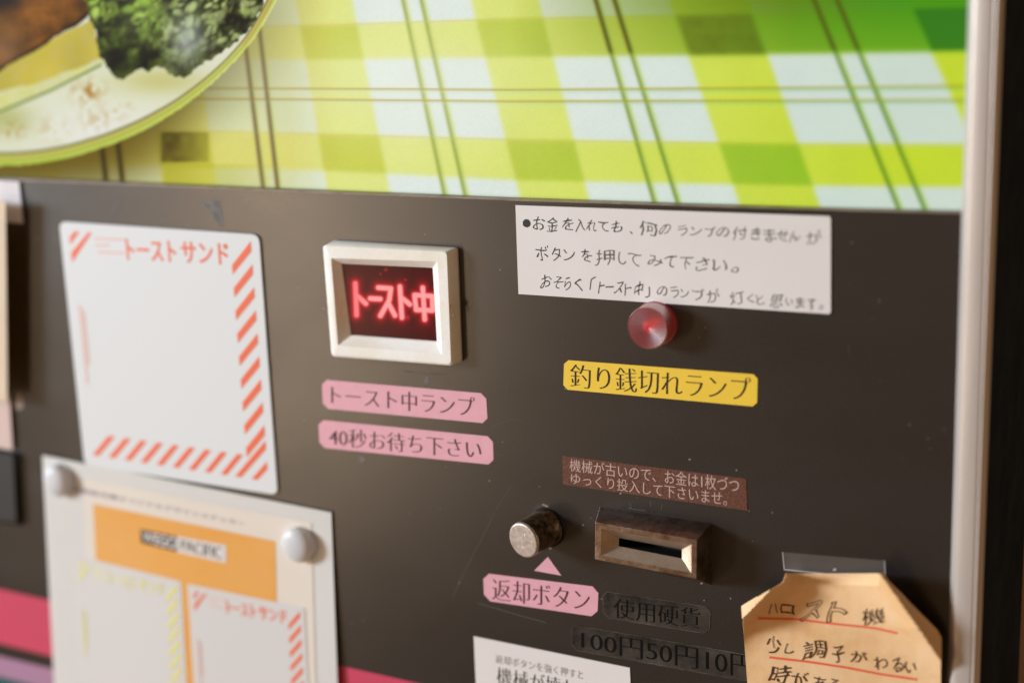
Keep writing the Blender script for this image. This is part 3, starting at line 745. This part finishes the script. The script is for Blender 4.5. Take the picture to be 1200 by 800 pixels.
l2 = zb([('ボ', 112, 155, 1.2), ('タ', 165, 200, 1.1), ('ン', 205, 250, .9), ('を', 270, 305)], 195, 243, 130, 800, 42)
l2b = zb([('押', 320, 385, 1.35), ('し', 400, 425), ('て', 432, 475), ('み', 500, 550, .9), ('て', 558, 600), ('下', 610, 655), ('さ', 665, 715), ('い', 725, 775), ('。', 792, 818, .5, 12)], 195, 243, 130, 800, 42)
l3 = zb([('お', 130, 165, 1.1), ('そ', 172, 205), ('ら', 210, 235), ('く', 245, 275), ('「', 300, 318, .9, -8), ('ト', 330, 352), ('ー', 355, 383, .15), ('ス', 387, 415), ('ト', 420, 445), ('中', 455, 485, 1.15), ('」', 490, 508, .8, 8)], 295, 375, 145, 1100, 42)
l3b = zb([('の', 535, 570, .8), ('ラ', 580, 610, .9), ('ン', 612, 645, .7), ('プ', 655, 700, .9), ('が', 705, 750, 1.1), ('灯', 785, 835, 1.1), ('く', 845, 870, .8), ('と', 875, 905, .8), ('思', 925, 970, 1.1), ('い', 980, 1005, .6), ('ま', 1015, 1045, .9), ('す', 1055, 1085), ('。', 1095, 1110, .4, 10)], 295, 375, 145, 1100, 42)
handwriting('handwriting', l1 + l2 + l3, DN + .08*MM, m_pen, note, pen=0.006)
handwriting('handwriting', l1b + l2b + l3b, DN + .08*MM, m_pen_faint, note, pen=0.004)
polyprint('bullet_mark', [blob(617, 261.7, 4.6, 4.9, 18, .06)], DN + .08*MM, m_pen, note)

# ------------------------------------------------------------------ sandwich stickers: one design on any quad
def sandwich_print(quad, dep, ink, faint, parent, title=True):
    B = lambda pts: [bil(quad, s, t) for s, t in pts]
    pol = []
    for k in range(9):
        t0 = .028 + .0885*k; pol.append(B([(.852, t0 + .098), (.852, t0 + .134), (.955, t0 + .038), (.955, t0)]))
    for k in range(9):
        s0 = .047 + .0827*k; pol.append(B([(s0, .952), (s0 + .032, .952), (s0 + .127, .862), (s0 + .095, .862)]))
    pol.append(B([(.783, .952), (.815, .952), (.955, .828), (.955, .795)])); pol.append(B([(.868, .952), (.900, .952), (.955, .905), (.955, .875)]))
    pol.append(B([(.045, .092), (.045, .062), (.072, .036), (.098, .036)])); pol.append(B([(.045, .165), (.045, .125), (.142, .036), (.160, .036)]))
    for q in pol: polyprint('printed_stripe', [q], dep, ink, parent)
    B2 = lambda a, b: B([(a, .052 + (a-.325)*-.02), (b, .052 + (b-.325)*-.02), (b, .137 + (b-.325)*-.02), (a, .137 + (a-.325)*-.02)])
    printed('lettering', 'トースト', B2(.325, .575), dep, ink, parent, ax=-0.028, ay=-0.014)
    printed('lettering', 'サンド', B2(.60, .84), dep, ink, parent, ax=-0.022, ay=-0.014)
    fp_ = []
    for k, (a, b) in enumerate([(.17, .32), (.17, .24), (.18, .31)]):
        fp_.append(B([(a, .056 + .027*k), (b, .052 + .027*k), (b, .060 + .027*k), (a, .064 + .027*k)]))
    fp_.append(B([(.055, .34), (.066, .34), (.066, .66), (.055, .66)])); fp_.append(B([(.074, .36), (.083, .36), (.083, .58), (.074, .58)]))
    for q in fp_: polyprint('faded_small_print', [q], dep, faint, parent)
SQ = [(69, 259.5), (303.5, 275), (325.5, 580), (99, 545)]
st = sheet('sandwich_sticker', chamfer(SQ, 9, rnd=5), 1.1*MM, .9*MM, m_sticker, bevel=0.0002)
tag(st, 'large blank white toast sandwich sticker with red slanted stripes along two sides', 'sticker')
sandwich_print(SQ, 1.2*MM, m_red_print, m_faint_print, st)

# ------------------------------------------------------------------ laminated sheet held by two clear magnets
def dlam(x, y): return 0.0009 + 0.0007*math.exp(-((x - 210)/80)**2) + 0.002*max(0, (y - 640)/200)
LQ = [(50, 533), (388.5, 600), (398, 860), (67, 860)]
def curved_sheet(name, quad, depf, thick, mat, parent=None, ns=24, ntt=10, rad=0):
    vs, fs = [], []
    for j in range(ntt + 1):
        for i in range(ns + 1):
            x, y = bil(quad, i/ns, j/ntt); vs.append(P(x, y, depf(x, y)))
    for j in range(ntt):
        for i in range(ns):
            a = j*(ns+1)+i; fs.append([a, a+1, a+ns+2, a+ns+1])
    o = mesh(name, vs, fs, mat, parent, smooth=True)
    if thick:
        so = o.modifiers.new('thickness', 'SOLIDIFY'); so.thickness = thick; so.offset = -1
        es = o.modifiers.new('split', 'EDGE_SPLIT'); es.split_angle = 0.9
    return o
lam = curved_sheet('laminated_poster', LQ, dlam, .0003, m_lam)
tag(lam, 'laminated poster with an orange block and small sticker pictures at lower left', 'poster')
d1 = lambda k: (lambda x, y: dlam(x, y) + k*0.12*MM + 0.0004)
def sub(name, quad, k, mat): return curved_sheet(name, quad, d1(k), 0, mat, lam)
sub('cream_page', [(98, 560), (365, 612), (372, 860), (106, 860)], 1, m_cream)
sub('orange_block', [(109, 590), (322.7, 633.7), (327, 860), (122, 860)], 2, m_orange)
A1 = [(85.8, 649.5), (212, 681), (221, 860), (97, 840)]; A2 = [(219.8, 683.8), (357, 712), (360, 878), (228, 850)]
A1L = [(85.8, 649.5), (212, 681), (222, 861), (97, 830)]; A2L = [(219.8, 683.8), (357, 712), (366, 895), (231, 866)]
sub('sticker_picture', A1L, 3, m_greyp); sub('sticker_picture', A2L, 3, m_greyp)
sandwich_print(A1L, d1(4), m_faint_yellow, m_faint_yellow, lam); sandwich_print(A2L, d1(4), m_red_print, m_faint_print, lam)
m_dkbox = material('logo_black', (0.03, 0.02, 0.018), 0.5); m_wht = material('logo_white', (0.72, 0.68, 0.65), 0.5)
sub('logo_box', [(164.6, 619.8), (207, 628), (207, 646), (165.2, 635.4)], 3, m_dkbox)
sub('logo_box', [(207, 628), (264.8, 638.5), (264.8, 659.5), (207.2, 646.4)], 3, m_wht)
printed('lettering', 'WEGO', [(166.5, 621.8), (206, 629.2), (206, 643.8), (167, 633.6)], d1(4), m_wht, lam, ax=-.025, ay=-.025)
printed('lettering', 'PACIFIC', [(212, 632), (259.5, 641), (259.5, 655), (212, 644)], d1(4), m_dkbox, lam)
printed('lettering', '自動販売機オリジナルデザインステッカー', [(86, 569.5), (287, 610.5), (287, 616.5), (86, 575.5)], d1(2), m_navy, lam, ax=0, ay=0)

def magnet(px, py, r, label):
    c = P(px, py, dlam(px, py) + 0.0005)
    prof = [(r*.97, 0.0), (r, .001)] + [(r*math.cos(a)**.8, .0026 + r*.42*math.sin(a)) for a in np.linspace(0, math.pi/2 - .001, 16)]
    o = lathe('magnet', c, prof, m_dome, None, n=40)
    tag(o, label, 'magnet', 'clear round magnets on the laminated poster')
    return o
magnet(352, 636, 0.0085, 'clear milky dome magnet near the right corner of the laminated poster')
magnet(71, 561, 0.0085, 'clear milky dome magnet on the left edge of the laminated poster')

# ------------------------------------------------------------------ kraft note with curled corners
def seg_d(x, y, a, b):
    ax_, ay_ = a; bx_, by_ = b; L = math.hypot(bx_-ax_, by_-ay_)
    return ((x-ax_)*(by_-ay_) - (y-ay_)*(bx_-ax_)) / L          # signed, px
def dkraft(x, y):
    h = 0.0022 + 0.0012*math.sin((y-660)/50) * math.sin((x-860)/70)
    d = seg_d(x, y, (919, 674), (871, 724))                      # > 0 : right of the left crease? 
    d = -d
    if d > 0: h += 0.0125*math.exp(-d/24)
    else: h += 0.0125*math.exp(d/12)
    d = seg_d(x, y, (1033, 674), (1078, 738))
    if d > 0: h += 0.0125*math.exp(-abs(d)/13)
    else: h += 0.0125*math.exp(-abs(d)/22)
    h *= min(1.0, 0.35 + max(0, (y - 668))/26) if 925 < x < 1030 else 1
    fade = max(0.0, 1 - max(0, y - 735)/60)
    return 0.0016 + (h - 0.0016)*(0.45 + 0.55*fade)
ys = [671.5, 673.5, 677, 681, 686, 691, 697, 703, 709, 712, 716, 720, 725, 730, 736, 742, 748, 756, 766, 778, 792, 810, 835, 865]
XLs = ([671.5, 682, 711, 865], [921, 917, 869, 881]); XRs = ([671.5, 680, 736, 745, 865], [1035, 1041, 1098, 1103, 1102])
ys = sorted(set(ys) | set(np.linspace(671.5, 865, 150).round(2).tolist()))
vs, fs = [], []; NS = 150
for y in ys:
    xl = np.interp(y, *XLs); xr = np.interp(y, *XRs)
    for i in range(NS + 1):
        x = xl + (xr - xl)*i/NS; yy = y + (x - 980)*0.012*(1 if y > 700 else .2) ; vs.append(P(x, yy, dkraft(x, yy)))
for j in range(len(ys) - 1):
    for i in range(NS):
        a = j*(NS+1)+i; fs.append([a, a+1, a+NS+2, a+NS+1])
kr = mesh('kraft_note', vs, fs, m_kraft, smooth=True)
tag(kr, 'brown kraft paper note with curled cut corners and red underlines at lower right', 'note')
so = kr.modifiers.new('thickness', 'SOLIDIFY'); so.thickness = 0.0002; so.offset = -1
es = kr.modifiers.new('split', 'EDGE_SPLIT'); es.split_angle = 1.2
kd = lambda x, y: dkraft(x, y) + 0.45*MM
K = 4.615
def kb(l): return [(c, 860+a/K, 640+b/K, 860+d/K, 640+e_/K) for c, a, b, d, e_ in l]
m_kpen = material('brown_black_pen', (0.055, 0.03, 0.018), 0.6)
handwriting('handwriting', kb([('ハ', 185, 310, 240, 362), ('ロ', 255, 312, 325, 362), ('ス', 372, 300, 470, 392), ('ト', 515, 298, 612, 400), ('機', 690, 328, 818, 418),
    ('少', 180, 478, 255, 578), ('し', 278, 522, 328, 580), ('調', 375, 505, 497, 605), ('子', 530, 535, 597, 620), ('が', 630, 562, 715, 628), ('わ', 755, 590, 830, 660), ('る', 855, 603, 915, 678), ('い', 925, 622, 985, 680),
    ('時', 195, 638, 300, 738), ('が', 315, 675, 400, 750), ('あ', 430, 700, 505, 775), ('る', 515, 712, 570, 780)]), kd, m_kpen, kr, pen=0.002, hollow={'ス': (2,), 'ト': (3,)})
kz = lambda p: (860+p[0]/K, 640+p[1]/K)
polyprint('red_underline', ribbon([kz((130, 388)), kz((330, 392)), kz((520, 415)), kz((760, 440)), kz((885, 468))], 2.5, 5) +
          ribbon([kz((192, 598)), kz((400, 622)), kz((600, 652)), kz((800, 690)), kz((988, 718))], 2.6, 5), lambda x, y: dkraft(x, y) + .4*MM, m_redpen, kr)

TQ = [(917, 646.5), (1036.5, 656.5), (1037.5, 679), (919, 667)]
def dtape(x, y): return 0.0006 + max(0, (y - 664)/14)*0.0035 if y > 664 else 0.0006
tp = curved_sheet('clear_tape', TQ, lambda x, y: 0.0006 + 0.0036*max(0, (y - 655)/22)**2, 0, m_tape, ns=16, ntt=8)
tag(tp, 'short strip of clear tape above the top edge of the kraft note', 'tape')
m_tape_edge = tape_material('tape_edge', 0.55, (0.8, 0.75, 0.7))
polyprint('tape_edge', ribbon([TQ[0], TQ[3]], .9, 3) + ribbon([TQ[1], TQ[2]], .9, 3) + ribbon([TQ[3], TQ[2]], 1.2, 3) + [blob(978, 667, 2, 1.6)], lambda x, y: 0.0009 + 0.0036*max(0, (y - 655)/22)**2, m_tape_edge, tp)

# ------------------------------------------------------------------ paper at the left edge of the frame, with its tape
m_leftpaper = material('aged_paper', (0.78, 0.60, 0.44), 0.6, noise=0.1, nscale=20, sss=0.2)
lp = curved_sheet('hanging_paper', [(-150, 225), (7, 236), (9, 470), (-146, 452)], lambda x, y: 0.006 + 0.004*math.sin(max(0, x + 150)/100), .0004, m_leftpaper, ns=20, ntt=6)
tag(lp, 'aged paper notice curling off the panel at the left frame edge', 'notice')
lt = curved_sheet('cloudy_tape', [(-40, 209), (22, 213), (27.5, 262), (-38, 256)], lambda x, y: 0.0012 + 0.0015*min(1, max(0, (24 - x)/24)), 0, m_tape_grey, ns=14, ntt=3)
tag(lt, 'cloudy tape holding the top corner of the paper at left frame edge', 'tape')
m_pinkpaper = material('pinkish_card', (0.66, 0.50, 0.46), 0.6)
pc_ = sheet('card', [(-120, 440), (10.5, 461), (14.5, 527), (-118, 505)], .002, .0006, m_pinkpaper)
tag(pc_, 'pinkish blank card below the curling paper at left frame edge', 'card')
